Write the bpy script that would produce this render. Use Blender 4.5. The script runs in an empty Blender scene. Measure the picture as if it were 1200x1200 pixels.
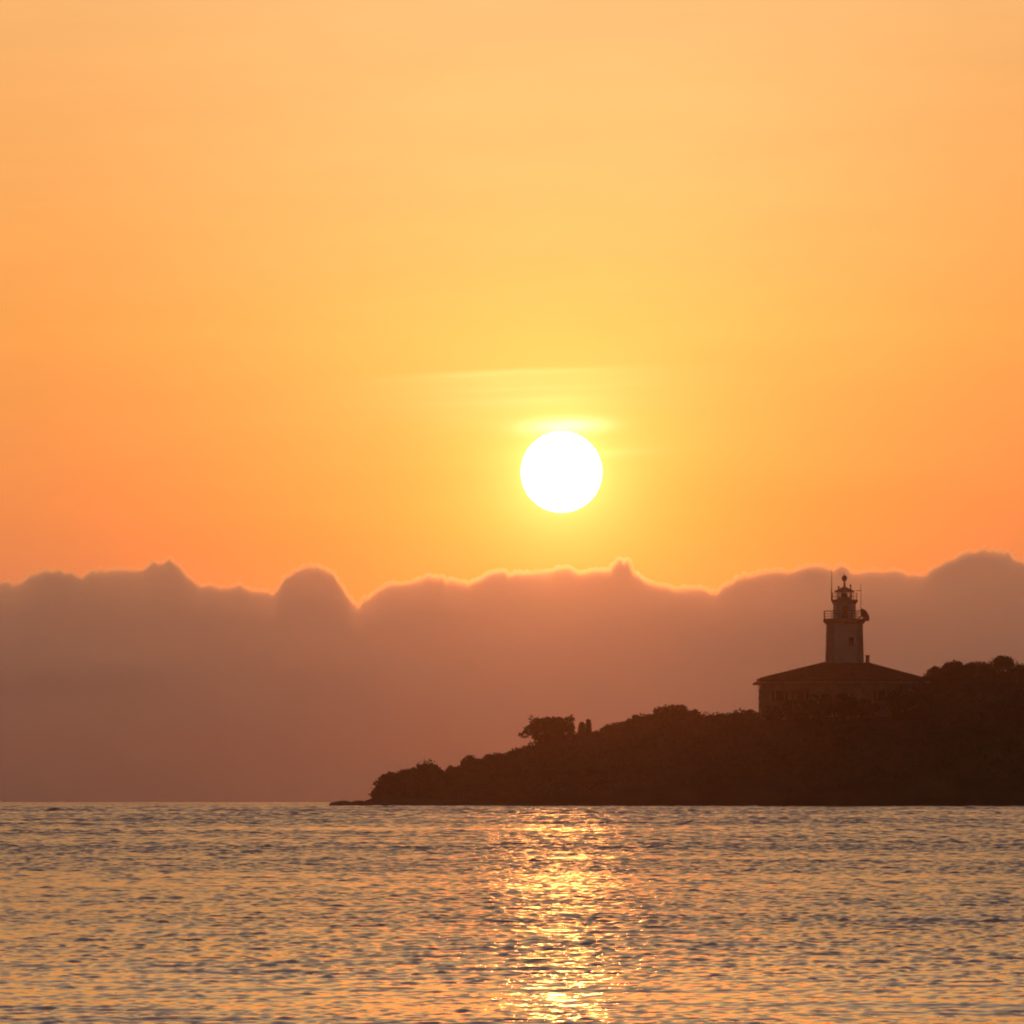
import bpy, bmesh, math, random
import numpy as np
from mathutils import Vector, Matrix, noise as mnoise

random.seed(7)
rng = np.random.default_rng(11)
scn = bpy.context.scene
COL = scn.collection
R = math.radians

# ------------------------------------------------------------------ camera
CAM_H = 1.2                      # lens height above the water
EARTH = 6.371e6
FOV = R(7.0)
FPX = 600.0 / math.tan(FOV / 2)  # focal length in photo pixels (1200 wide)
EYE_ROW = 934.0                  # photo row at eye level
PITCH = math.atan((EYE_ROW - 600.0) / FPX)


def P(px, py, Y):
    """Photo pixel -> point of the place at the distance Y along the view."""
    return Vector(((px - 600.0) / FPX * Y, Y,
                   CAM_H + Y * math.tan(PITCH + math.atan((600.0 - py) / FPX))))


def PX(px, Y):
    return (px - 600.0) / FPX * Y


def PZ(py, Y):
    return P(600, py, Y).z


def sea_level(r):
    return -r * r / (2 * EARTH)


cam = bpy.data.cameras.new("camera")
cam.sensor_fit = 'HORIZONTAL'
cam.angle = FOV
cam.clip_start = 0.5
cam.clip_end = 200000
camo = bpy.data.objects.new("camera", cam)
camo.location = (0, 0, CAM_H)
camo.rotation_euler = (R(90) + PITCH, 0, 0)
COL.objects.link(camo)
scn.camera = camo

SUN_AZ = math.atan((658 - 600) / FPX)
SUN_EL = math.atan((EYE_ROW - 553) / FPX)
SUN_DIR = Vector((math.sin(SUN_AZ) * math.cos(SUN_EL),
                  math.cos(SUN_AZ) * math.cos(SUN_EL), math.sin(SUN_EL)))

# ------------------------------------------------------------------ helpers


def tag(o, label=None, cat=None, group=None, kind=None):
    if label: o['label'] = label
    if cat: o['category'] = cat
    if group: o['group'] = group
    if kind: o['kind'] = kind
    return o


def empty(name, loc):
    o = bpy.data.objects.new(name, None)
    o.empty_display_size = 0.5
    o.location = loc
    COL.objects.link(o)
    return o


def obj_from(name, verts, faces, mat, parent=None, smooth=False):
    me = bpy.data.meshes.new(name)
    me.from_pydata([tuple(v) for v in verts], [], faces)
    me.update()
    if smooth:
        me.polygons.foreach_set('use_smooth', [True] * len(me.polygons))
    if mat: me.materials.append(mat)
    o = bpy.data.objects.new(name, me)
    COL.objects.link(o)
    if parent: o.parent = parent
    return o


class MB:
    """collects shapes, builds ONE mesh object"""

    def __init__(s):
        s.bm = bmesh.new()

    def box(s, c, d, bev=0.0, rot=None):
        r = bmesh.ops.create_cube(s.bm, size=1.0)
        vs = r['verts']
        m = Matrix.Translation(c) @ (rot.to_4x4() if rot else Matrix()) @ Matrix.Diagonal((d[0], d[1], d[2], 1))
        bmesh.ops.transform(s.bm, matrix=m, verts=vs)
        if bev:
            es = list({e for v in vs for e in v.link_edges})
            bmesh.ops.bevel(s.bm, geom=es, offset=bev, segments=2, affect='EDGES', profile=0.7)
        return s

    def lathe(s, prof, n=24, c=(0, 0, 0), phase=0.0, cap=True):
        rings = []
        for (r, z) in prof:
            rings.append([s.bm.verts.new((c[0] + r * math.cos(phase + 2 * math.pi * k / n),
                                          c[1] + r * math.sin(phase + 2 * math.pi * k / n), c[2] + z)) for k in range(n)])
        for a, b in zip(rings, rings[1:]):
            for k in range(n):
                s.bm.faces.new((a[k], a[(k + 1) % n], b[(k + 1) % n], b[k]))
        if cap:
            s.bm.faces.new(rings[0][::-1]); s.bm.faces.new(rings[-1])
        return s

    def tube(s, a, b, r, r2=None, n=8):
        a, b = Vector(a), Vector(b)
        r2 = r if r2 is None else r2
        q = (b - a).to_track_quat('Z', 'Y')
        rings = []
        for p, rr in ((a, r), (b, r2)):
            rings.append([s.bm.verts.new(p + q @ Vector((rr * math.cos(2 * math.pi * k / n), rr * math.sin(2 * math.pi * k / n), 0))) for k in range(n)])
        for k in range(n):
            s.bm.faces.new((rings[0][k], rings[0][(k + 1) % n], rings[1][(k + 1) % n], rings[1][k]))
        s.bm.faces.new(rings[0][::-1]); s.bm.faces.new(rings[1])
        return s

    def poly(s, pts, faces):
        vs = [s.bm.verts.new(p) for p in pts]
        for f in faces:
            s.bm.faces.new([vs[i] for i in f])
        return s

    def ball(s, c, r, sz=(1, 1, 1), u=16, v=10):
        rr = bmesh.ops.create_uvsphere(s.bm, u_segments=u, v_segments=v, radius=r)
        bmesh.ops.transform(s.bm, matrix=Matrix.Translation(c) @ Matrix.Diagonal((sz[0], sz[1], sz[2], 1)), verts=rr['verts'])
        return s

    def build(s, name, mat, parent=None, smooth=False):
        bmesh.ops.recalc_face_normals(s.bm, faces=s.bm.faces)
        me = bpy.data.meshes.new(name)
        s.bm.to_mesh(me); s.bm.free()
        if smooth:
            me.polygons.foreach_set('use_smooth', [True] * len(me.polygons))
        me.materials.append(mat)
        o = bpy.data.objects.new(name, me)
        COL.objects.link(o)
        if parent: o.parent = parent
        return o


def mat_noise(name, c1, c2, scale=1.0, rough=0.8, detail=4, bump=0.0, spec=0.3, metal=0.0, stretch=(1, 1, 1)):
    m = bpy.data.materials.new(name); m.use_nodes = True
    nt = m.node_tree; N = nt.nodes; L = nt.links
    b = N['Principled BSDF']
    tc = N.new('ShaderNodeTexCoord'); mp = N.new('ShaderNodeMapping')
    mp.inputs['Scale'].default_value = stretch
    no = N.new('ShaderNodeTexNoise'); no.inputs['Scale'].default_value = scale; no.inputs['Detail'].default_value = detail
    rp = N.new('ShaderNodeValToRGB')
    rp.color_ramp.elements[0].position = 0.3; rp.color_ramp.elements[1].position = 0.7
    rp.color_ramp.elements[0].color = (*c1, 1); rp.color_ramp.elements[1].color = (*c2, 1)
    L.new(tc.outputs['Object'], mp.inputs['Vector']); L.new(mp.outputs['Vector'], no.inputs['Vector'])
    L.new(no.outputs['Fac'], rp.inputs['Fac']); L.new(rp.outputs['Color'], b.inputs['Base Color'])
    b.inputs['Roughness'].default_value = rough
    b.inputs['Specular IOR Level'].default_value = spec
    b.inputs['Metallic'].default_value = metal
    if bump:
        bp = N.new('ShaderNodeBump'); bp.inputs['Strength'].default_value = bump; bp.inputs['Distance'].default_value = 0.05
        L.new(no.outputs['Fac'], bp.inputs['Height']); L.new(bp.outputs['Normal'], b.inputs['Normal'])
    return m


M = {
    'white_wall': mat_noise('whitewashed_render', (.64, .59, .57), (.78, .72, .69), 0.9, .85, 6, .2),
    'ochre_wall': mat_noise('ochre_sandstone_wall', (.30, .24, .19), (.43, .35, .29), 0.8, .9, 6, .3),
    'stone': mat_noise('weathered_stone', (.28, .24, .205), (.43, .38, .33), 2.0, .9, 6, .5),
    'pale_stone': mat_noise('pale_dressed_stone', (.40, .36, .33), (.56, .51, .47), 1.6, .9, 6, .4),
    'tile': mat_noise('terracotta_tile', (.12, .062, .045), (.21, .115, .085), 1.5, .85, 6, .5, stretch=(1, 1, 5)),
    'metal': mat_noise('dark_painted_metal', (.03, .03, .03), (.06, .055, .05), 6, .5, 3),
    'iron': mat_noise('grey_painted_iron', (.20, .20, .20), (.30, .30, .29), 4, .5, 3),
    'shutter': mat_noise('faded_green_shutter', (.05, .08, .06), (.09, .12, .09), 5, .7, 3),
    'glass': mat_noise('window_glass', (.02, .025, .03), (.03, .035, .04), 2, .06, 2, spec=0.6),
    'rock': mat_noise('wet_shore_rock', (.05, .042, .036), (.12, .10, .085), 0.6, .75, 8, .7),
    'soil': mat_noise('dry_hillside_soil', (.06, .045, .03), (.11, .085, .06), 0.25, .95, 8, .6),
    'bark': mat_noise('tree_bark', (.05, .035, .025), (.09, .07, .05), 3, .9, 6, .6, stretch=(4, 4, 1)),
    'leaf_dark': mat_noise('dark_evergreen_leaf', (.035, .045, .022), (.065, .08, .035), 1.2, .75, 4),
    'leaf_mid': mat_noise('dusty_shrub_leaf', (.045, .055, .028), (.085, .09, .045), 0.9, .8, 4),
}


# ------------------------------------------------------------------ world
def build_world():
    w = bpy.data.worlds.new("World"); scn.world = w
    w.use_nodes = True
    nt = w.node_tree; N = nt.nodes; L = nt.links
    N.clear()

    def val(x):
        n = N.new('ShaderNodeValue'); n.outputs[0].default_value = x; return n.outputs[0]

    def math_(op, a, b=None, c=None):
        n = N.new('ShaderNodeMath'); n.operation = op
        for i, x in enumerate((a, b, c)):
            if x is None: continue
            if isinstance(x, (int, float)): n.inputs[i].default_value = x
            else: L.new(x, n.inputs[i])
        return n.outputs[0]

    def smooth(x, a, b):
        n = N.new('ShaderNodeMapRange'); n.interpolation_type = 'SMOOTHSTEP'
        L.new(x, n.inputs['Value'])
        n.inputs['From Min'].default_value = a; n.inputs['From Max'].default_value = b
        return n.outputs['Result']

    def ramp(fac, stops):
        n = N.new('ShaderNodeValToRGB'); cr = n.color_ramp; cr.interpolation = 'LINEAR'
        while len(cr.elements) < len(stops): cr.elements.new(0.5)
        for e, (p, c) in zip(cr.elements, stops):
            e.position = p
        for e, (p, c) in zip(cr.elements, stops):
            e.color = (*c, 1)
        L.new(fac, n.inputs['Fac'])
        return n.outputs['Color']

    def mix(f, a, b, mode='MIX'):
        n = N.new('ShaderNodeMix'); n.data_type = 'RGBA'; n.blend_type = mode
        n.clamp_factor = False; n.clamp_result = False
        for sock, x in ((n.inputs[0], f), (n.inputs[6], a), (n.inputs[7], b)):
            if isinstance(x, (int, float)): sock.default_value = x
            elif isinstance(x, tuple): sock.default_value = (*x, 1)
            else: L.new(x, sock)
        return n.outputs[2]

    def scale_c(c, f):
        n = N.new('ShaderNodeVectorMath'); n.operation = 'SCALE'
        if isinstance(c, tuple): n.inputs[0].default_value = c
        else: L.new(c, n.inputs[0])
        if isinstance(f, (int, float)): n.inputs['Scale'].default_value = f
        else: L.new(f, n.inputs['Scale'])
        return n.outputs[0]

    def add_c(a, b):
        n = N.new('ShaderNodeVectorMath'); n.operation = 'ADD'
        L.new(a, n.inputs[0]); L.new(b, n.inputs[1]); return n.outputs[0]

    tc = N.new('ShaderNodeTexCoord')
    sep = N.new('ShaderNodeSeparateXYZ'); L.new(tc.outputs['Generated'], sep.inputs[0])
    deg = 180 / math.pi
    el = math_('MULTIPLY', math_('ARCSINE', sep.outputs['Z']), deg)
    az = math_('MULTIPLY', math_('ARCTAN2', sep.outputs['X'], sep.outputs['Y']), deg)
    daz = math_('SUBTRACT', az, SUN_AZ * deg)
    adaz = math_('ABSOLUTE', daz)
    del_ = math_('SUBTRACT', el, SUN_EL * deg)
    d = math_('SQRT', math_('ADD', math_('MULTIPLY', daz, daz), math_('MULTIPLY', del_, del_)))

    t = math_('DIVIDE', math_('ADD', el, 3.0), 17.0)
    e = lambda deg_: (deg_ + 3.0) / 17.0
    core = ramp(t, [(0.0, (.09, .075, .085)), (e(-.2), (.20, .13, .13)), (e(.5), (.60, .21, .11)), (e(1.25), (1.35, .30, .060)), (e(1.9), (1.5, .36, .058)),
                    (e(3.2), (1.4, .53, .115)), (e(4.3), (1.15, .565, .175)), (e(5.5), (1.0, .55, .20)),
                    (e(7.5), (.62, .38, .21)), (1.0, (.235, .155, .155))])
    side = ramp(t, [(0.0, (.09, .075, .085)), (e(-.2), (.17, .12, .125)), (e(.5), (.36, .165, .12)), (e(1.3), (.74, .215, .085)), (e(2.0), (.88, .27, .075)),
                    (e(3.2), (.97, .37, .082)), (e(4.3), (.97, .42, .115)), (e(5.5), (.95, .46, .155)),
                    (e(7.5), (.58, .36, .205)), (1.0, (.225, .15, .15))])
    sky = mix(smooth(adaz, 0.3, 4.2), core, side)
    # aureole round the sun
    g1 = math_('EXPONENT', math_('MULTIPLY', d, -1.15))
    g3 = math_('EXPONENT', math_('MULTIPLY', d, -1.9))
    g2 = math_('EXPONENT', math_('MULTIPLY', d, -5.5))
    sky = add_c(sky, scale_c((1.0, .32, .07), g1))
    sky = add_c(sky, scale_c((7.0, .19, .0), g3))
    sky = add_c(sky, scale_c((1.6, 1.15, .42), g2))
    # thin cirrus veils catching the light above the sun
    cx = N.new('ShaderNodeCombineXYZ')
    tilt = math_('ADD', el, math_('MULTIPLY', az, -0.035))
    L.new(math_('MULTIPLY', az, 0.55), cx.inputs[0]); L.new(math_('MULTIPLY', tilt, 7.0), cx.inputs[1])
    cx.inputs[2].default_value = 3.7
    no = N.new('ShaderNodeTexNoise'); no.inputs['Scale'].default_value = 1.6; no.inputs['Detail'].default_value = 5
    L.new(cx.outputs[0], no.inputs['Vector'])
    streak = smooth(no.outputs['Fac'], 0.42, 0.72)
    ga = math_('MULTIPLY', math_('SUBTRACT', daz, -0.28), 1 / .85)
    top = math_('SUBTRACT', 2.93, math_('MULTIPLY', math_('MULTIPLY', daz, daz), 0.012))
    band = math_('MULTIPLY', smooth(tilt, 2.35, 2.85), math_('SUBTRACT', 1.0, smooth(math_('SUBTRACT', tilt, top), -0.03, 0.02)))
    env = math_('MULTIPLY', band, math_('EXPONENT', math_('MULTIPLY', math_('MULTIPLY', ga, ga), -1.0)))
    cir = math_('MULTIPLY', env, math_('ADD', 0.6, math_('MULTIPLY', streak, 0.45)))
    sky = add_c(sky, scale_c((.10, .15, .085), cir))
    for (a0, e0, wa, we, k) in ((0.02, 2.525, 0.24, 0.05, 1.25), (0.30, 2.33, 0.36, 0.03, .13), (-0.2, 2.70, 0.6, .04, .08)):
        qa = math_('MULTIPLY', math_('SUBTRACT', daz, a0), 1 / wa)
        qe = math_('MULTIPLY', math_('SUBTRACT', tilt, e0), 1 / we)
        gg = math_('EXPONENT', math_('MULTIPLY', math_('ADD', math_('MULTIPLY', qa, qa), math_('MULTIPLY', qe, qe)), -1.0))
        sky = add_c(sky, scale_c((.55 * k, .60 * k, .42 * k), gg))
    cb = N.new('ShaderNodeCombineXYZ')
    L.new(math_('MULTIPLY', az, 0.30), cb.inputs[0]); L.new(math_('MULTIPLY', tilt, 1.6), cb.inputs[1]); cb.inputs[2].default_value = 11.3
    nb = N.new('ShaderNodeTexNoise'); nb.inputs['Scale'].default_value = 1.5; nb.inputs['Detail'].default_value = 6; nb.inputs['Roughness'].default_value = .6
    L.new(cb.outputs[0], nb.inputs['Vector'])
    sky = scale_c(sky, math_('ADD', 0.92, math_('MULTIPLY', nb.outputs['Fac'], 0.16)))
    # Nishita atmosphere for the rest of the dome
    ni = N.new('ShaderNodeTexSky'); ni.sky_type = 'NISHITA'; ni.sun_disc = False
    ni.sun_elevation = SUN_EL; ni.sun_rotation = SUN_AZ
    ni.air_density = 1.3; ni.dust_density = 2.0; ni.ozone_density = 1.5
    nis = scale_c(ni.outputs['Color'], NISHITA)
    f_el = smooth(el, 13.0, 42.0)
    f_az = smooth(math_('ABSOLUTE', az), 14.0, 75.0)
    f = math_('MAXIMUM', f_el, f_az)
    sky = mix(f, sky, nis)
    bg = N.new('ShaderNodeBackground'); out = N.new('ShaderNodeOutputWorld')
    L.new(sky, bg.inputs['Color']); bg.inputs['Strength'].default_value = 1.0
    L.new(bg.outputs[0], out.inputs['Surface'])
    w.cycles.sampling_method = 'MANUAL'
    w.cycles.sample_map_resolution = 2048


NISHITA = 0.032
build_world()

sl = bpy.data.lights.new("sun_lamp", 'SUN')
sl.energy = 0.0058
sl.color = (1.0, 0.30, 0.04)
sl.angle = R(0.55)
slo = bpy.data.objects.new("sun_lamp", sl)
slo.rotation_euler = SUN_DIR.to_track_quat('Z', 'Y').to_euler()
slo.location = (0, 0, 60)
COL.objects.link(slo)

# the sun itself: a glowing ball far beyond everything (it adds its light and blocks none)
SUN_DIST = 60000.0
m = bpy.data.materials.new('sun_glow'); m.use_nodes = True
nt = m.node_tree; nt.nodes.remove(nt.nodes['Principled BSDF'])
em = nt.nodes.new('ShaderNodeEmission'); em.inputs['Color'].default_value = (1, .86, .55, 1); em.inputs['Strength'].default_value = 4.0
tr = nt.nodes.new('ShaderNodeBsdfTransparent'); ad = nt.nodes.new('ShaderNodeAddShader')
nt.links.new(em.outputs[0], ad.inputs[0]); nt.links.new(tr.outputs[0], ad.inputs[1])
nt.links.new(ad.outputs[0], nt.nodes['Material Output'].inputs['Surface'])
m.cycles.emission_sampling = 'NONE'
sun = MB().ball((0, 0, 0), 47.5 / FPX * SUN_DIST, u=64, v=40).build('sun', m, smooth=True)
sun.location = Vector((0, 0, CAM_H)) + SUN_DIR * SUN_DIST
tag(sun, 'glowing white sun disc hanging low in the orange sky above the cloud bank', 'sun')

# ------------------------------------------------------------------ cloud bank
CLOUD_Y = 16000.0
ctop = [(0, 686), (20, 684), (35, 680), (45, 674), (70, 671), (95, 675), (108, 669), (130, 670), (160, 668), (180, 661), (195, 659), (208, 664),
        (220, 678), (240, 687), (270, 690), (300, 693), (318, 697), (325, 690), (335, 676), (350, 667), (370, 665), (388, 672), (400, 688),
        (412, 706), (420, 713), (428, 704), (440, 696), (455, 686), (475, 681), (495, 677), (510, 679), (525, 684), (545, 686), (560, 680),
        (575, 672), (590, 670), (600, 677), (615, 672), (640, 670), (660, 669), (690, 670), (715, 671), (722, 659), (735, 659), (742, 672),
        (755, 681), (775, 687), (795, 693), (810, 691), (830, 693), (842, 695), (848, 687), (870, 678), (900, 673), (930, 669), (960, 666),
        (985, 665), (1000, 671), (1030, 669), (1050, 670), (1065, 676), (1080, 676), (1100, 665), (1120, 654), (1135, 646), (1160, 645),
        (1180, 649), (1190, 657), (1200, 659)]


def billow(px):
    """small rounded puffs along the crest, rows of the photo"""
    a = 1 - abs(mnoise.noise((px * .045, 7.7, 0))) * 2
    b = 1 - abs(mnoise.noise((px * .11, 3.1, 0))) * 2
    return 6.0 * a * (.6 + mnoise.noise((px * .013, 1.1, 0))) + 4.0 * b * (.6 + mnoise.noise((px * .02, 9.1, 0))) + .8 * mnoise.noise((px * .31, 5.5, 0)) - 4.6


def cloud_row(px):
    if px <= 0 or px >= 1200:
        q = px * 0.004
        base = 686 if px <= 0 else 662
        k = min(1.0, (abs(px) if px <= 0 else px - 1200) / 60)
        return base - billow(px) + k * (18 * mnoise.noise((q, 1.3, 0)) + 12 * mnoise.noise((q * 3, 2.3, 0)) - 4)
    for (a, ya), (b, yb) in zip(ctop, ctop[1:]):
        if a <= px <= b:
            s = (px - a) / (b - a)
            s = s * s * (3 - 2 * s) * .5 + s * .5
            return ya + (yb - ya) * s - billow(px)
    return 686


def cloud_volume(name, grow, dens, colr, g, emis=None):
    m = bpy.data.materials.new(name); m.use_nodes = True
    nt = m.node_tree; nt.nodes.remove(nt.nodes['Principled BSDF'])
    pv = nt.nodes.new('ShaderNodeVolumePrincipled')
    pv.inputs['Color'].default_value = (*colr, 1)
    pv.inputs['Density'].default_value = dens
    pv.inputs['Anisotropy'].default_value = g
    nt.links.new(pv.outputs[0], nt.nodes['Material Output'].inputs['Volume'])
    return m


def build_cloud(name, grow, mat, RC, parent=None):
    """a long bank; its crest is lumpy in depth too. grow: metres the surface is pushed out"""
    xs = np.concatenate([np.arange(-3600, -40, 12.0), np.arange(-40, 1240, 1.0), np.arange(1240, 4800, 12.0)])
    sec = []
    for a in np.linspace(-88, 88, 41):
        sec.append(((RC + grow) * math.sin(R(a)), (RC + grow) * (1 - math.cos(R(a)))))
    W = RC + grow
    levels = np.linspace(0.0, 1.0, 12)[1:]       # steps from under the crest down to the base
    n = len(sec) + 2 * len(levels)
    verts, faces = [], []
    zb = -120.0 - grow
    for px in xs:
        row = cloud_row(px)
        if grow:   # widest where the outline is steep too
            w_ = grow / (CLOUD_Y / FPX)
            row = min(cloud_row(px + t * w_) - w_ * math.sqrt(1 - t * t) for t in (-.9, -.7, -.5, -.25, 0, .25, .5, .7, .9))
        row -= 1.8
        x = PX(px, CLOUD_Y); zc = PZ(row, CLOUD_Y)
        ring = []
        zs = zc - sec[0][1]
        for q in levels:                          # layered, slightly uneven flanks
            z = zs + (zb - zs) * q
            hw = W * (1 + (CW - 1) * max(0.0, (430 - z) / 550)) * (1 + .10 * mnoise.noise((x * .0012, 4.0, z * .016)) + .05 * mnoise.noise((x * .005, 9.0, z * .03)))
            ring.append((hw, z))
        for (hw, z) in reversed(ring):
            verts.append((x, CLOUD_Y - hw, z))
        for (dy, dz) in sec:
            z = zc - dz
            j = 0.0
            if abs(dy) > 5:
                j = 6 * mnoise.noise((x * .012, dy * .02, z * .012)) * min(1, (abs(dy) - 5) / 20)
            verts.append((x, CLOUD_Y + dy + j, z + (min(0, j) if abs(dy) < 60 else 0)))
        for (hw, z) in ring:
            verts.append((x, CLOUD_Y + hw, z))
    for i in range(len(xs) - 1):
        for k in range(n):
            a = i * n + k; b = i * n + (k + 1) % n
            faces.append((a, b, b + n, a + n))
    faces.append(tuple(range(n))[::-1])
    faces.append(tuple(range((len(xs) - 1) * n, len(xs) * n)))
    o = obj_from(name, verts, faces, mat, parent)
    bm = bmesh.new(); bm.from_mesh(o.data); bmesh.ops.recalc_face_normals(bm, faces=bm.faces); bm.to_mesh(o.data); bm.free()
    return o


CW = 2.3
bank = build_cloud('cloud_bank', 0.0, cloud_volume('dense_cloud', 0, 0.050, (.67, .75, .93), 0.985), 18.0)
tag(bank, 'long mauve cloud bank with bright scalloped rim above the horizon', 'cloud', kind='stuff')
fr = build_cloud('cloud_fringe', 7.5, cloud_volume('thin_cloud_edge', 0, 0.044, (1, .97, .90), 0.98), 24.0, bank)
fr['kind'] = 'stuff'

# ------------------------------------------------------------------ haze
HAZE_DENS = 7.6e-5
HAZE_G = 0.983


def build_haze():
    m = bpy.data.materials.new('sea_haze'); m.use_nodes = True
    nt = m.node_tree; nt.nodes.remove(nt.nodes['Principled BSDF'])
    pv = nt.nodes.new('ShaderNodeVolumePrincipled')
    pv.inputs['Color'].default_value = (.92, .67, .61, 1)
    pv.inputs['Density'].default_value = HAZE_DENS
    pv.inputs['Anisotropy'].default_value = HAZE_G
    nt.links.new(pv.outputs[0], nt.nodes['Material Output'].inputs['Volume'])
    b = MB(); b.box((0, 2150, 13), (9000, 4700, 36))
    o = b.build('haze', m)
    return tag(o, 'thin warm haze over the sea in front of the cloud bank', 'haze', kind='stuff')


build_haze()

# ------------------------------------------------------------------ sea


def build_sea():
    # rows: distance from the point below the camera
    r = [3.0]
    while r[-1] < 30: r.append(r[-1] + 0.25)
    while r[-1] < 4250:
        r.append(r[-1] + max(0.05, 0.0014 * r[-1]) if r[-1] < 4500 else r[-1] * 1.05)
    r = np.array(r)
    nr = len(r)
    NC = 950
    u = np.linspace(-1, 1, NC)
    half = 0.0715 * r + 3.0 * np.minimum(1, r / 40)
    xin = u[None, :] * half[:, None]
    # coarse flanks out to +-65 degrees
    kk = 46
    th = np.geomspace(1.0, 30.0, kk)[1:]
    xr = half[:, None] * th[None, :]
    x = np.concatenate([-xr[:, ::-1], xin, xr], axis=1)
    y = np.repeat(r[:, None], x.shape[1], 1)
    # flanks: keep a fan
    rad = np.sqrt(x * x + y * y)
    nc = x.shape[1]
    dr = np.gradient(r)
    # column spacing per vertex
    dx = np.gradient(x, axis=1)
    nw = 170
    lam = np.geomspace(0.07, 9.0, nw)
    z = np.zeros_like(x)
    lost = np.zeros_like(x)
    # gust patches: calmer and rougher water
    gust = np.zeros_like(x)
    for i in range(14):
        L_ = rng.uniform(8, 90); a = rng.uniform(0, 2 * math.pi)
        gust += np.sin((x * math.cos(a) * .55 + y * math.sin(a)) * 2 * math.pi / L_ + rng.uniform(0, 6.28))
    gust = 1.0 + 0.075 * gust
    gust = np.clip(gust, 0.35, 1.9)
    for i in range(nw):
        l = lam[i]
        k = 2 * math.pi / l
        spread = rng.normal(0, R(37))
        kx = k * math.sin(spread); ky = -k * math.cos(spread)
        # slope spectrum: peaks around 0.6-2 m
        # short ripples in the lee close by, longer seas farther out
        lp = np.clip(0.115 * (r / 60.0) ** 0.66, 0.10, 1.2)
        lp = np.maximum(lp, np.minimum(1.15 * dr, 1.2))
        s = np.exp(-(np.log(l / lp) / 1.0) ** 2)[:, None]
        slope = WAVE_SLOPE * s
        amp = slope / k
        lim = np.clip((l / np.maximum(dr[:, None] * abs(ky) / k, 1e-6) - 0.5) / 0.5, 0, 1)
        limx = np.clip((l / np.maximum(dx * max(abs(kx) / k, .02), 1e-6) - 2.2) / 2.0, 0, 1)
        lim = lim * limx
        if lim.max() > 0:
            ph = (kx * x + ky * y + rng.uniform(0, 6.28)).astype(np.float32)
            z += (amp * lim) * np.sin(ph)
        lost += (slope ** 2) * .5 * (1 - lim ** 2)
    # a few long low wavelets rolling in over the ripples close to the shore
    for l, a_, sp in ((1.3, .05, 4), (1.7, .045, -7), (2.3, .036, 9), (1.0, .05, -11), (2.9, .03, -3)):
        k = 2 * math.pi / l
        ph = (k * math.sin(R(sp)) * x - k * math.cos(R(sp)) * y + rng.uniform(0, 6.28)).astype(np.float32)
        brk = .5 + .5 * np.sin(x * 1.9 / l + y * .35 / l + rng.uniform(0, 6.28)) * np.sin(x * .83 / l - y * .2 / l + rng.uniform(0, 6.28))
        z += a_ / k * np.sin(ph) * brk * np.clip(1.5 - r / 110.0, 0, 1)[:, None]
    z *= gust
    z += -rad * rad / (2 * EARTH)
    rough = np.clip(np.sqrt(lost) * gust, 0.0, 0.5)
    me = bpy.data.meshes.new('sea')
    nv = nr * nc
    me.vertices.add(nv)
    co = np.empty((nv, 3), np.float32)
    co[:, 0] = x.ravel(); co[:, 1] = y.ravel(); co[:, 2] = z.ravel()
    me.vertices.foreach_set('co', co.ravel())
    ii = np.arange(nr - 1)[:, None] * nc + np.arange(nc - 1)[None, :]
    q = np.stack([ii, ii + 1, ii + 1 + nc, ii + nc], -1).reshape(-1, 4).astype(np.int32)
    nf = len(q)
    me.loops.add(nf * 4); me.polygons.add(nf)
    me.loops.foreach_set('vertex_index', q.ravel())
    me.polygons.foreach_set('loop_start', np.arange(0, nf * 4, 4, dtype=np.int32))
    me.polygons.foreach_set('use_smooth', np.ones(nf, bool))
    at = me.attributes.new('ripple', 'FLOAT', 'POINT')
    at.data.foreach_set('value', rough.ravel().astype(np.float32))
    me.update(calc_edges=True)
    print('sea verts', nv)
    m = bpy.data.materials.new('sea_water'); m.use_nodes = True
    nt = m.node_tree; N = nt.nodes; L = nt.links
    b = N['Principled BSDF']
    b.inputs['Base Color'].default_value = (.012, .013, .014, 1)
    b.inputs['IOR'].default_value = 1.333
    ra = N.new('ShaderNodeAttribute'); ra.attribute_name = 'ripple'
    # unresolved ripples widen the reflection
    mm = N.new('ShaderNodeMath'); mm.operation = 'SQRT'
    ml = N.new('ShaderNodeMath'); ml.operation = 'MULTIPLY_ADD'
    ml.inputs[1].default_value = 1.3 * RIPPLE_GAIN; ml.inputs[2].default_value = 0.004
    L.new(ra.outputs['Fac'], ml.inputs[0]); L.new(ml.outputs[0], mm.inputs[0])
    L.new(mm.outputs[0], b.inputs['Roughness'])
    me.materials.append(m)
    o = bpy.data.objects.new('sea', me)
    COL.objects.link(o)
    tag(o, kind='structure')
    # seabed-dark water sheet behind and beside, so the sea goes on all round
    return o


WAVE_SLOPE = 0.043
RIPPLE_GAIN = 0.2
build_sea()

# ------------------------------------------------------------------ headland
YF, YR = 1200.0, 1243.0     # shore line, ridge
outline = [(384, 944), (390, 943), (400, 941), (410, 940), (430, 939), (437, 936), (445, 926), (460, 911), (480, 904), (500, 902), (515, 907), (528, 908), (545, 898),
           (575, 890), (600, 884), (615, 877), (640, 870), (680, 863), (697, 861), (710, 855), (740, 846), (775, 838), (800, 836), (822, 840), (850, 840),
           (888, 832), (940, 828), (1040, 826), (1080, 815), (1120, 800), (1175, 792), (1210, 796), (1300, 810), (1420, 850), (1500, 900), (1560, 946)]


def ground_row(px):
    if px <= outline[0][0]: return 946
    for (a, ya), (b, yb) in zip(outline, outline[1:]):
        if a <= px <= b: return ya + (yb - ya) * (px - a) / (b - a)
    return 946


def ridge_z(x):
    px = x / YR * FPX + 600
    return PZ(ground_row(px) + 3, YR)


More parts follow.
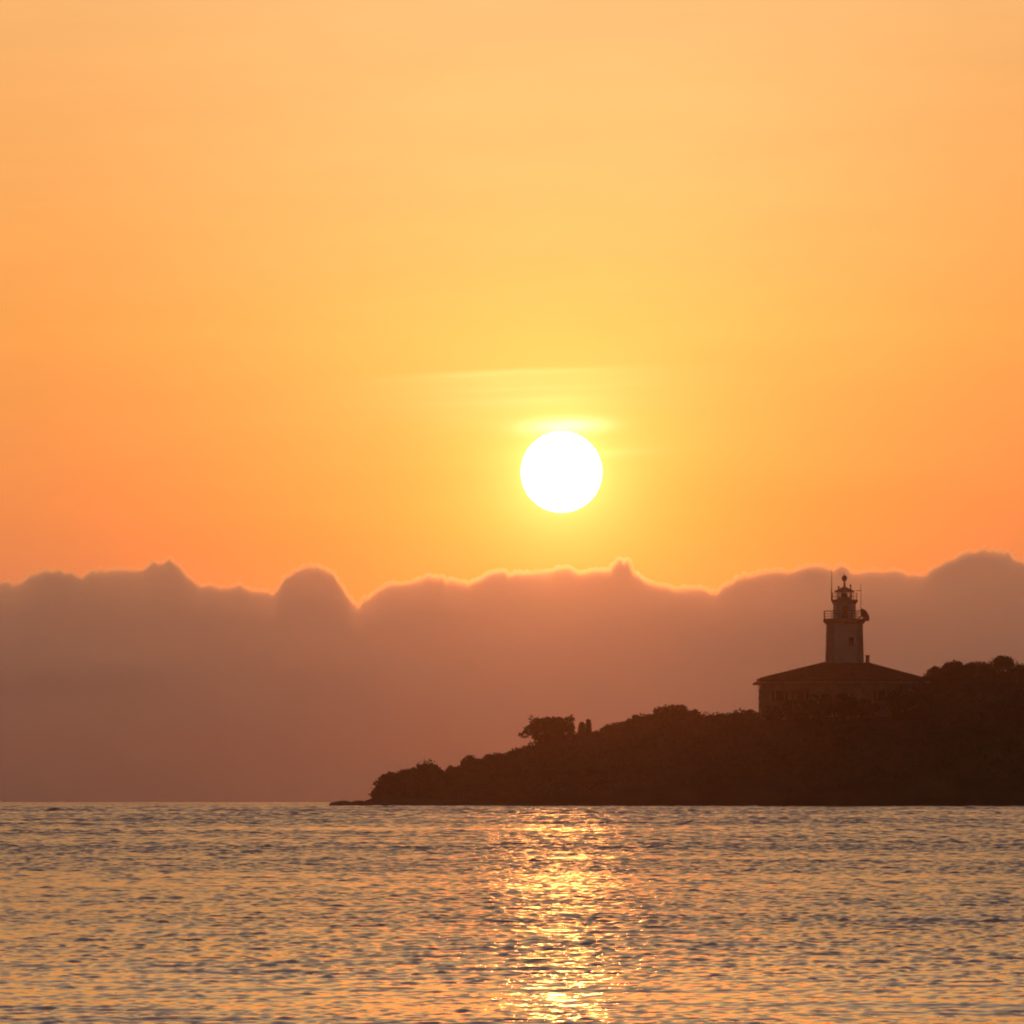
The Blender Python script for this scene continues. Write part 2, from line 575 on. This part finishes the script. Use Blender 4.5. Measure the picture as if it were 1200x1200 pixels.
def ground_z(x, y):
    zr = ridge_z(x)
    zs = sea_level(1200) - 0.35
    h = max(zr - zs, 0.0)
    yf = YF + 4 * mnoise.noise((x * .05, .3, 0)) + 2 * mnoise.noise((x * .2, 4.3, 0))
    if y <= YR:
        t = min(1, max(-.2, (y - yf) / (YR - yf)))
        s = (0.10 * min(1, max(0, t) / .03) + 0.9 * math.sin(max(0, t) * math.pi / 2) ** .9) if t > 0 else t * 3
        z = zs + s * h
        n = mnoise.noise((x * .11, y * .11, 2.0)) * .6 + mnoise.noise((x * .4, y * .4, 5.0)) * .25
        z += n * min(1, max(0, t) * 6) * min(1, h / 4) * (1 - .6 * max(0, t))
    else:
        t = (y - YR) / 60.0
        z = zs + h * (1 - .75 * min(1.1, max(0, t - .3)) ** 1.2 if t > .3 else 1)
    return z


def build_headland():
    xs = np.concatenate([np.arange(PX(378, YF), PX(1210, YF), 0.6), np.arange(PX(1210, YF) + 1, PX(1570, YF), 2.0)])
    ys = np.concatenate([np.arange(YF - 7, YF + 12, 0.6), np.arange(YF + 12, YR + 4, 1.6), np.arange(YR + 5, YR + 95, 5.0)])
    nx, ny = len(xs), len(ys)
    v = [(x, y, ground_z(x, y)) for x in xs for y in ys]
    f = [(i * ny + j, (i + 1) * ny + j, (i + 1) * ny + j + 1, i * ny + j + 1) for i in range(nx - 1) for j in range(ny - 1)]
    m = mat_noise('headland_ground', (.05, .04, .028), (.11, .085, .055), 0.12, .95, 10, .8)
    # bare rock close to the water
    nt = m.node_tree; N = nt.nodes; L = nt.links
    b = N['Principled BSDF']
    geo = N.new('ShaderNodeNewGeometry'); sp = N.new('ShaderNodeSeparateXYZ'); L.new(geo.outputs['Position'], sp.inputs[0])
    mr = N.new('ShaderNodeMapRange'); mr.inputs['From Min'].default_value = 0.5; mr.inputs['From Max'].default_value = 1.6
    L.new(sp.outputs['Z'], mr.inputs['Value'])
    mx = N.new('ShaderNodeMix'); mx.data_type = 'RGBA'
    mx.inputs[6].default_value = (.045, .037, .03, 1)
    src = b.inputs['Base Color'].links[0].from_socket
    L.new(mr.outputs[0], mx.inputs[0]); L.new(src, mx.inputs[7]); L.new(mx.outputs[2], b.inputs['Base Color'])
    o = obj_from('headland', v, f, m, smooth=False)
    return tag(o, kind='structure')


build_headland()


def leaf_mesh(name, blobs, n, size, seed, mat, parent=None, flat=0.0):
    """leaf clumps spread through the volume of a set of ellipsoids ((cx,cy,cz),(rx,ry,rz))"""
    rg = np.random.default_rng(seed)
    wts = np.array([b[1][0] * b[1][1] * b[1][2] for b in blobs]) ** (2 / 3)
    idx = rg.choice(len(blobs), n, p=wts / wts.sum())
    c = np.array([b[0] for b in blobs])[idx]; rr = np.array([b[1] for b in blobs])[idx]
    d = rg.normal(size=(n, 3)); d /= np.linalg.norm(d, axis=1)[:, None]
    rad = rg.uniform(0.25, 1.0, n) ** (1 / 2.2) * rg.uniform(.9, 1.12, n)
    p = c + d * rr * rad[:, None]
    a = rg.normal(size=(n, 3)); a /= np.linalg.norm(a, axis=1)[:, None]
    b = np.cross(a, rg.normal(size=(n, 3))); b /= np.linalg.norm(b, axis=1)[:, None]
    s = size * rg.uniform(.5, 1.3, n)[:, None]
    v = np.stack([p - a * s - b * s * .45, p - a * s * .1 + b * s * .55, p + a * s * 1.1, p - a * s * .1 - b * s * .5], 1).reshape(-1, 3)
    f = [(4 * i, 4 * i + 1, 4 * i + 2, 4 * i + 3) for i in range(n)]
    return obj_from(name, v.tolist(), f, mat, parent)


def blobs_for(w, h, seed, n=9, lift=.0):
    """lumpy crown w wide, h tall standing on z=0"""
    rd = random.Random(seed)
    out = [((0, 0, h * .50), (w * .40, w * .34, h * .44))]
    for k in range(n):
        a = rd.uniform(0, 6.28); q = rd.uniform(.35, .95)
        x = math.cos(a) * w * .34 * q; y = math.sin(a) * w * .3 * q
        zz = h * rd.uniform(.30, .86) * (1 - .25 * q)
        r = w * rd.uniform(.10, .2)
        out.append(((x, y, zz), (r, r, min(r, h * .24))))
    return out


def dome_blobs(w, h, seed):
    rd = random.Random(seed)
    out = [((0, 0, h * .47), (w * .50, w * .42, h * .46))] * 3
    for k in range(10):
        a = rd.uniform(.15, math.pi - .15)
        out.append(((math.cos(a) * w * .40, rd.uniform(-.2, .2) * w, h * (.45 + .40 * math.sin(a))), (w * .13, w * .13, h * .11)))
    return out


def make_shrub(name, label, cat, px_c, row_top, w_px, h_px, y, seed, mat='leaf_dark', group=None, blobs=None, leaves=None, trunk=True, leaf=0.26):
    w = w_px / FPX * y; h = h_px / FPX * y
    x = PX(px_c, y)
    ztop = PZ(row_top, y)
    root = empty(name, (x, y, ztop - h))
    tag(root, label, cat, group)
    bl = blobs or blobs_for(w, h, seed)
    n = leaves or int(min(4200, max(360, 95 * w * h)))
    leaf_mesh('crown', bl, n, leaf, seed, M[mat], root)
    if trunk:
        t = MB()
        zg = ground_z(x, y) - (ztop - h) - 0.3
        rt = max(.09, w * .022)
        t.tube((0, 0, min(zg, 0)), (0, 0, h * .35), rt * 1.3, rt)
        rd = random.Random(seed + 5)
        for k in range(5):
            a = rd.uniform(0, 6.28)
            t.tube((0, 0, h * rd.uniform(.12, .33)), (math.cos(a) * w * .28, math.sin(a) * w * .25, h * rd.uniform(.5, .75)), rt * .6, rt * .22, 6)
        t.build('trunk', M['bark'], root)
    return root


# --- trees and shrubs that stand out on the skyline
make_shrub('shrub', 'tapering shrub at the low seaward tip of the headland, right behind the flat rock shelf', 'shrub', 458, 905, 52, 36, 1232, 21, 'leaf_mid')
make_shrub('shrub', 'pointed dome-shaped shrub just up from the seaward tip, before the first notch of the skyline', 'shrub', 500, 889, 44, 48, 1236, 22)
make_shrub('shrub', 'small round shrub with a knob-like top between the pointed dome and the flat-topped tree', 'shrub', 550, 883, 24, 24, 1240, 23)
make_shrub('shrub', 'low spreading shrub on the left side of the ridge notch', 'shrub', 532, 896, 22, 18, 1240, 24, 'leaf_mid')
make_shrub('shrub', 'low flat shrub on the slope just left of the flat-topped tree', 'shrub', 582, 882, 44, 16, 1241, 25, 'leaf_mid')
make_shrub('shrub', 'rounded shrub on the climbing ridge right of the pair of slim trees', 'shrub', 722, 845, 44, 26, 1243, 28)
make_shrub('shrub', 'shrub under the peak of the ridge hump, on its seaward side', 'shrub', 754, 835, 46, 28, 1243, 29)
make_shrub('shrub', 'tallest bushy shrub on the ridge hump between the flat-topped tree and the keeper house', 'shrub', 786, 824, 50, 34, 1242, 30)
make_shrub('shrub', 'small blunt shrub ending the ridge hump, left of the keeper house', 'shrub', 813, 829, 22, 22, 1243, 31, 'leaf_mid')

# the flat-topped tree leaning to seaward
yT = 1241.0
k = yT / FPX
root = empty('windswept_tree', (PX(645, yT), yT, PZ(876, yT)))
tag(root, 'wide flat-topped tree leaning out to seaward on the slope', 'tree')
bl = []


def tb(px, row, rx, rz, ry=None):
    bl.append(((px - 645) * k, 0, (876 - row) * k, )); return


T = [(614, 861, 7, 4), (621, 856, 8, 6), (630, 851, 9, 9), (627, 846, 6, 5), (640, 850, 11, 10), (652, 851, 11, 11), (664, 848, 9, 9), (668, 843, 5, 4), (645, 844, 10, 4),
     (656, 845, 9, 4), (634, 862, 11, 8), (650, 864, 14, 9), (664, 862, 9, 10), (622, 841, 2, 3), (670, 840, 2.5, 2.5), (670, 856, 4, 8), (645, 858, 24, 12), (648, 868, 26, 8), (622, 855, 9, 6), (634, 848, 12, 6), (662, 856, 12, 12)]
bl = [(((a - 645) * k, random.uniform(-1, 1), (876 - b) * k), (c * k, c * k * .9 + .3, d_ * k)) for (a, b, c, d_) in T]
leaf_mesh('crown', bl, 5200, 0.23, 77, M['leaf_dark'], root)
t = MB()
t.tube((0.4, 0, -1.5), (0.1, 0, 1.2), .26, .2).tube((0.1, 0, 1.1), (-2.9, .2, 1.9), .16, .06).tube((0.1, 0, 1.1), (1.8, -.2, 3.4), .16, .06).tube((.1, 0, 1.1), (-.9, .3, 3.3), .15, .06)
t.build('trunk', M['bark'], root)
for (c, top, w, h, sd, lab) in ((682, 847, 12, 20, 41, 'slim upright tree beside the flat-topped tree, seaward one of a close pair'),
                                (689.5, 844, 10, 22, 42, 'slim sharp-tipped upright tree, landward one of the pair by the flat-topped tree')):
    wv, hv = w * k, h * k
    bb = [((0, 0, hv * f_), (wv * .5 * (1.1 - f_ * .55), wv * .5 * (1.1 - f_ * .5), hv * .16)) for f_ in (.18, .34, .5, .66, .8, .9)]
    make_shrub('slim_tree', lab, 'tree', c, top, w, h, 1242, sd, 'leaf_dark', blobs=bb, leaves=900, leaf=.18)

# trees crowding the crest beyond the house
for (c, top, w, h, sd, mt, lab) in (
        (1099, 779, 38, 44, 51, 'leaf_mid', 'low rounded tree touching the landward end of the house roof'),
        (1118, 772, 38, 48, 52, 'leaf_dark', 'tree with a small pointed top, second from the house roof'),
        (1145, 773, 50, 48, 53, 'leaf_mid', 'broad even-topped tree in the middle of the crest trees'),
        (1175, 766, 52, 56, 54, 'leaf_dark', 'tallest round-headed tree on the crest beyond the house'),
        (1206, 775, 48, 54, 55, 'leaf_mid', 'tree falling away on the far side of the tallest crest tree')):
    make_shrub('broad_tree', lab, 'tree', c, top, w, h, 1246, sd, mt, leaves=8000, leaf=.18, blobs=dome_blobs(w / FPX * 1246, h / FPX * 1246, sd))


# --- scrub over the whole slope (one mass)
def build_scrub():
    rg = np.random.default_rng(5)
    pts = []
    tries = 0
    while len(pts) < 3400 and tries < 40000:
        tries += 1
        px = rg.uniform(436, 1300); y = rg.uniform(YF + 2.5, YR + 6)
        x = PX(px, y); z = ground_z(x, y)
        if z < 1.0: continue
        if 1222 < y and 880 < px < 1095: continue
        pts.append((x, y, z, rg.uniform(.5, 1.15)))
    bl = []
    for (x, y, z, s) in pts:
        bl.append(((x, y, z + s * .25), (s, s, s * rg.uniform(.5, .8))))
    o = leaf_mesh('scrub', bl, 75000, 0.24, 6, M['leaf_mid'])
    tag(o, 'dense dark evergreen scrub covering the slopes of the headland', 'scrub', kind='stuff')


build_scrub()

# hedge-like shrubs in front of the house
for i, (c, top, w, h) in enumerate(((905, 827, 34, 20), (934, 815, 44, 32), (962, 808, 46, 38), (990, 810, 42, 36), (1014, 817, 34, 26), (1056, 804, 44, 44), (1080, 795, 36, 44))):
    lab = ['low shrub at the seaward corner of the keeper house', 'shrub against the seaward half of the house wall', 'taller shrub under the tower in front of the house wall',
           'shrub in front of the middle of the house wall', 'low shrub below the pale window in the landward half of the house', 'shrub covering the landward part of the house wall',
           'tall shrub hiding the landward corner of the house'][i]
    make_shrub('shrub', lab, 'shrub', c, top, w, h, 1225, 60 + i, 'leaf_dark' if i % 2 else 'leaf_mid')


# --- rocks at the tip
def rock(px, row_top, w_px, h_px, y, seed, label):
    w = w_px / FPX * y; h = h_px / FPX * y
    bm = bmesh.new()
    bmesh.ops.create_icosphere(bm, subdivisions=3, radius=1)
    for v in bm.verts:
        nn = mnoise.noise(v.co * 1.3 + Vector((seed, 0, 0))) * .3 + mnoise.noise(v.co * 3.5 + Vector((0, seed, 0))) * .14
        v.co = v.co * (1 + nn)
        v.co = Vector((v.co.x * w / 2, v.co.y * w * .45, v.co.z * h))
    me = bpy.data.meshes.new('rock'); bm.to_mesh(me); bm.free()
    me.materials.append(M['rock'])
    o = bpy.data.objects.new('rock', me); COL.objects.link(o)
    o.location = (PX(px, y), y, PZ(row_top, y) - h)
    return tag(o, label, 'rock')


rock(402, 938.6, 36, 5, 1199, 1, 'flattest rock at the very tip of the headland, barely above water')
rock(421, 937.5, 26, 7, 1200, 2, 'low rock in the middle of the rock shelf at the headland tip')
rock(436, 935.5, 20, 9, 1201, 3, 'rock closest to the shrubs at the headland tip')


# ------------------------------------------------------------------ lighthouse
def build_lighthouse():
    Y = 1236.0
    s = Y / FPX                       # metres per photo pixel there
    X0 = PX(990, Y)
    ZR = PZ(779, Y)                   # roof line at the tower
    z = lambda row: (779 - row) * s   # heights above the tower foot on the roof
    base = PZ(834, Y)
    root = empty('lighthouse', (X0, Y, base))
    tag(root, 'white lighthouse tower with gallery rising from a low hip-roofed keeper house on the headland', 'lighthouse')
    dz = ZR - base
    # ---- house
    hx0, hx1 = (891 - 990) * s, (1080 - 990) * s
    zt = z(802) + dz                 # eaves
    yd = 7.5
    cx = (hx0 + hx1) / 2; wx = hx1 - hx0
    MB().box((cx, 1.0, zt / 2 - 0.6), (wx, 2 * yd, zt + 1.2)).build('wall', M['ochre_wall'], root)
    MB().box((cx, 1.0, zt + .16), (wx + 1.7, 2 * yd + 1.7, .32), .06).build('cornice', M['stone'], root)
    for (qx) in (hx0, hx1):
        q = MB()
        for i in range(7):
            q.box((qx, 1.0 - yd, .25 + i * .55), (.9 if i % 2 else .6, .9 if i % 2 else .6, .5), .03)
        q.build('quoin', M['stone'], root)
    # roof: hip up to the tower
    rb = zt + .32
    o_ = .25
    ax0, ax1 = (966 - 990) * s, (1014 - 990) * s
    rz = z(777) + dz
    ye, yb = 1.0 - yd - o_, 1.0 + yd + o_
    e0, e1 = hx0 - o_, hx1 + o_
    ymid0, ymid1 = -2.4, 4.4
    th = .42
    pts = [(e0, ye, rb), (e1, ye, rb), (e1, yb, rb), (e0, yb, rb),
           (e0, ye, rb + th), (e1, ye, rb + th), (e1, yb, rb + th), (e0, yb, rb + th),
           (ax0, ymid0, rz), (ax1, ymid0, rz), (ax1, ymid1, rz), (ax0, ymid1, rz)]
    fc = [(0, 1, 2, 3), (0, 4, 5, 1), (1, 5, 6, 2), (2, 6, 7, 3), (3, 7, 4, 0), (4, 8, 9, 5), (5, 9, 10, 6), (6, 10, 11, 7), (7, 11, 8, 4), (8, 11, 10, 9)]
    rm = MB().poly(pts, fc)
    # hips and tile rows belong to the roof's surface
    for a, b in ((4, 8), (5, 9), (6, 10), (7, 11)):
        va, vb = Vector(pts[a]), Vector(pts[b])
        rm.tube(va + Vector((0, 0, .03)), vb + Vector((0, 0, .03)), .13, .13, 8)
    for i in range(60):
        f_ = (i + .5) / 60
        xa = e0 + (e1 - e0) * f_
        tt = 1.0
        if xa < ax0: tt = (xa - e0) / (ax0 - e0)
        if xa > ax1: tt = (e1 - xa) / (e1 - ax1)
        rm.tube((xa, ye, rb + th + .01), (xa, ye + (ymid0 - ye) * tt * .98, rb + th + (rz - rb - th) * tt * .98 + .01), .07, .07, 6)
    rf = rm.build('roof', M['tile'], root)
    ch = MB().box(((1016 - 990) * s, -1.9, z(777.5) + dz + .5), (.55, .55, 1.2), .03).box(((1016 - 990) * s, -1.9, z(768.6) + dz), (.75, .75, .14), .03)
    ch.build('chimney', M['stone'], rf)
    # windows and door in the front
    for wxp in (912, 936, 1031, 1062):
        fr = MB().box(((wxp - 990) * s, 1.0 - yd - .04, zt - 1.75), (1.5, .12, 1.9)).build('window', M['ochre_wall'], root)
        MB().box(((wxp - 990) * s, 1.0 - yd - .11, zt - 1.75), (1.15, .05, 1.55)).build('pane', M['glass'], fr)
        for sg in (-1, 1):
            MB().box(((wxp - 990) * s + sg * .95, 1.0 - yd - .05, zt - 1.75), (.42, .07, 1.6), .01).build('shutter', M['shutter'], fr)
        MB().box(((wxp - 990) * s, 1.0 - yd - .1, zt - 2.78), (1.8, .26, .12), .02).build('sill', M['stone'], fr)
    dr_ = MB().box(((985 - 990) * s, 1.0 - yd - .05, 1.2), (1.4, .12, 2.6)).build('door', M['shutter'], root)
    MB().ball(((985 - 990) * s + .5, 1.0 - yd - .15, 1.1), .06).build('handle', M['metal'], dr_)
    # ---- tower: square shaft with cut corners, stone corners and a pale panel
    def octo(hw, cut):
        return [(-hw + cut, -hw), (hw - cut, -hw), (hw, -hw + cut), (hw, hw - cut), (hw - cut, hw), (-hw + cut, hw), (-hw, hw - cut), (-hw, -hw + cut)]

    def loft(mb, secs):
        rings = [[mb.bm.verts.new((x_, y_ + 1.0, zz)) for (x_, y_) in octo(hw, cut)] for (hw, cut, zz) in secs]
        for a, b in zip(rings, rings[1:]):
            for i in range(8): mb.bm.faces.new((a[i], a[(i + 1) % 8], b[(i + 1) % 8], b[i]))
        mb.bm.faces.new(rings[0][::-1]); mb.bm.faces.new(rings[-1])
        return mb
    hw0, hw1 = 21.8 * s, 20.4 * s
    zg = z(729) + dz
    tw = loft(MB(), [(hw0, .9, 1.0), (hw0, .9, z(779) + dz), (hw1, .85, zg)]).build('tower', M['pale_stone'], root)
    # pale rendered panels set on each main face
    for a in range(4):
        rot = Matrix.Rotation(a * math.pi / 2, 4, 'Z')
        p = MB()
        b0, b1 = z(778) + dz, zg - .35
        def face_y(zz): return -(hw0 + (hw1 - hw0) * (zz - (z(779) + dz)) / (zg - z(779) - dz))
        pw = hw1 - .85
        y0, y1 = face_y(b0), face_y(b1)
        pp = [(-pw, y0 - .06, b0), (pw, y0 - .06, b0), (pw, y1 - .06, b1), (-pw, y1 - .06, b1), (-pw, y0 + .2, b0), (pw, y0 + .2, b0), (pw, y1 + .2, b1), (-pw, y1 + .2, b1)]
        pp = [tuple(Matrix.Translation((0, 1.0, 0)) @ (rot @ Vector(v))) for v in pp]
        p.poly(pp, [(0, 1, 2, 3), (0, 4, 5, 1), (1, 5, 6, 2), (2, 6, 7, 3), (3, 7, 4, 0), (4, 7, 6, 5)])
        p.build('panel', M['white_wall'], tw)
    wv = MB().box(((997 - 990) * s, 1.0 - hw1 - .05, z(752) + dz), (.6, .5, 1.3)).build('window', M['glass'], tw)
    # stepped cornice and gallery slab
    g = MB()
    loft(g, [(hw1 + .12, .9, zg - .3), (hw1 + .38, 1.0, zg + .0), (24.4 * s, 1.1, zg + .12), (24.4 * s, 1.1, zg + .5)])
    gl = g.build('gallery', M['stone'], root)
    rl = MB()
    zr_ = zg + .5
    gw = 23.6 * s
    ring = octo(gw, 1.1)
    for (a, b) in zip(ring, ring[1:] + ring[:1]):
        A = Vector((a[0], a[1] + 1, zr_)); B = Vector((b[0], b[1] + 1, zr_))
        for hh, rr in ((1.15, .035), (.75, .025), (.38, .025)):
            rl.tube(A + Vector((0, 0, hh)), B + Vector((0, 0, hh)), rr, n=6)
        nst = max(1, int((B - A).length / .9))
        for i in range(nst):
            q = A.lerp(B, i / nst); rl.tube(q - Vector((0, 0, .02)), q + Vector((0, 0, 1.15)), .035, n=6)
    rl.build('railing', M['metal'], gl)
    # upper drum
    zd0, zd1 = zg + .5, z(706) + dz
    dr = 13.2 * s
    up = MB().lathe([(dr, zd0 - .1), (dr, zd1 - .25), (dr + .12, zd1 - .2), (dr + .2, zd1 + .02)], 32, (0, 1, 0)).build('upper_tower', M['white_wall'], root)
    MB().box((0, 1 - dr - .0, zd0 + 1.0), (.8, .14, 1.9), .02).build('door', M['shutter'], up)
    # lantern gallery
    lg = MB().lathe([(dr + .1, zd1 + .02), (15.6 * s, zd1 + .14), (15.6 * s, zd1 + .42), (dr, zd1 + .44)], 32, (0, 1, 0)).build('lantern_gallery', M['stone'], root)
    lr = MB()
    zl = zd1 + .42
    nn = 16; rr_ = 15.0 * s
    for i in range(nn):
        a0, a1 = 2 * math.pi * i / nn, 2 * math.pi * (i + 1) / nn
        A = Vector((rr_ * math.cos(a0), 1 + rr_ * math.sin(a0), zl)); B = Vector((rr_ * math.cos(a1), 1 + rr_ * math.sin(a1), zl))
        lr.tube(A - Vector((0, 0, .02)), A + Vector((0, 0, 1.0)), .022, n=6)
        for hh in (1.0, .5): lr.tube(A + Vector((0, 0, hh)), B + Vector((0, 0, hh)), .02, n=6)
    lr.build('railing', M['metal'], lg)
    # lantern: murette, glazing, glazing bars, cap
    r_l = 9.0 * s
    zc = z(693.5) + dz
    ln = MB().lathe([(r_l, zl), (r_l, zl + .35)], 24, (0, 1, 0)).build('lantern', M['iron'], root)
    mg = bpy.data.materials.new('lantern_glass'); mg.use_nodes = True
    bb = mg.node_tree.nodes['Principled BSDF']
    bb.inputs['Base Color'].default_value = (.75, .78, .8, 1); bb.inputs['Roughness'].default_value = .03; bb.inputs['Transmission Weight'].default_value = .85; bb.inputs['IOR'].default_value = 1.05
    MB().lathe([(r_l - .06, zl + .35), (r_l - .06, zc)], 24, (0, 1, 0)).build('glazing', mg, ln)
    for i in range(10):
        a = 2 * math.pi * i / 10
        MB().tube((r_l * math.cos(a), 1 + r_l * math.sin(a), zl + .3), (r_l * math.cos(a), 1 + r_l * math.sin(a), zc), .035, n=6).build('glazing_bar', M['iron'], ln)
    MB().lathe([(.1, zl + .3), (.42, zl + .38), (.5, zl + .7), (.42, zl + 1.0), (.1, zl + 1.1)], 16, (0, 1, 0)).build('lens', M['glass'], ln)
    cap = MB().lathe([(11.6 * s, zc), (12.0 * s, zc + .05), (12.0 * s, zc + .16), (9.6 * s, zc + .26), (6.5 * s, zc + .48), (3.2 * s, zc + .66), (1.4 * s, zc + .78)], 24, (0, 1, 0)).build('lantern_roof', M['metal'], root)
    fz = zc + .7
    MB().tube((0, 1, fz), (0, 1, z(679.5) + dz), .17, .10, 10).ball((0, 1, z(677.5) + dz), .40, (1, 1, 1.15)).tube((0, 1, z(674.5) + dz), (0, 1, z(671) + dz), .07, .02).build('finial', M['metal'], cap)
    for fx, fr_ in ((983, 688), (997, 686)):
        MB().tube(((fx - 990) * s, .6, zc + .2), ((fx - 990) * s, .6, z(fr_) + dz), .1, .08).ball(((fx - 990) * s, .6, z(fr_) + dz), .16).build('vent', M['metal'], cap)
    # masts
    MB().tube(((974.8 - 990) * s, .6, zd1 + .3), ((974.8 - 990) * s, .6, z(690) + dz), .11, .08).tube(((974.8 - 990) * s, .6, z(690) + dz), ((975 - 990) * s, .6, z(668) + dz), .06, .03).build('antenna', M['metal'], root)
    MB().tube(((1009 - 990) * s, .2, zd0), ((1009 - 990) * s, .2, z(684) + dz), .05, .03).tube(((1003 - 990) * s, .2, z(692) + dz), ((1009 - 990) * s, .2, z(692) + dz), .05).build('antenna', M['metal'], root)
    # tilted dish on the gallery
    d = MB()
    prof = [(.02, .0)] + [(1.05 * i / 8, .30 * (i / 8) ** 2) for i in range(1, 9)] + [(1.0, .36), (.6, .16), (.02, .06)]
    d.lathe(prof, 24, (0, 0, 0))
    do = d.build('dish', M['metal'], root, smooth=False)
    do.location = ((1011.0 - 990) * s, -1.9, z(722) + dz)
    do.rotation_euler = (R(30), R(58), R(0))
    MB().tube((0, 0, .02), (-.1, 0, -.9), .07).tube((0, 0, .05), (0, 0, .75), .03).ball((0, 0, .78), .1).build('bracket', M['metal'], do)
    return root


build_lighthouse()

# ------------------------------------------------------------------ render settings
scn.view_settings.view_transform = 'Standard'
scn.view_settings.look = 'None'
scn.view_settings.gamma = 1.0
scn.view_settings.exposure = 0.0
scn.render.engine = 'CYCLES'
cy = scn.cycles
cy.use_denoising = True
cy.denoiser = 'OPENIMAGEDENOISE'
cy.max_bounces = 18
cy.diffuse_bounces = 2
cy.glossy_bounces = 3
cy.transmission_bounces = 4
cy.volume_bounces = 16
cy.transparent_max_bounces = 16
cy.use_adaptive_sampling = False
cy.filter_width = 1.9
cy.sample_clamp_indirect = 10
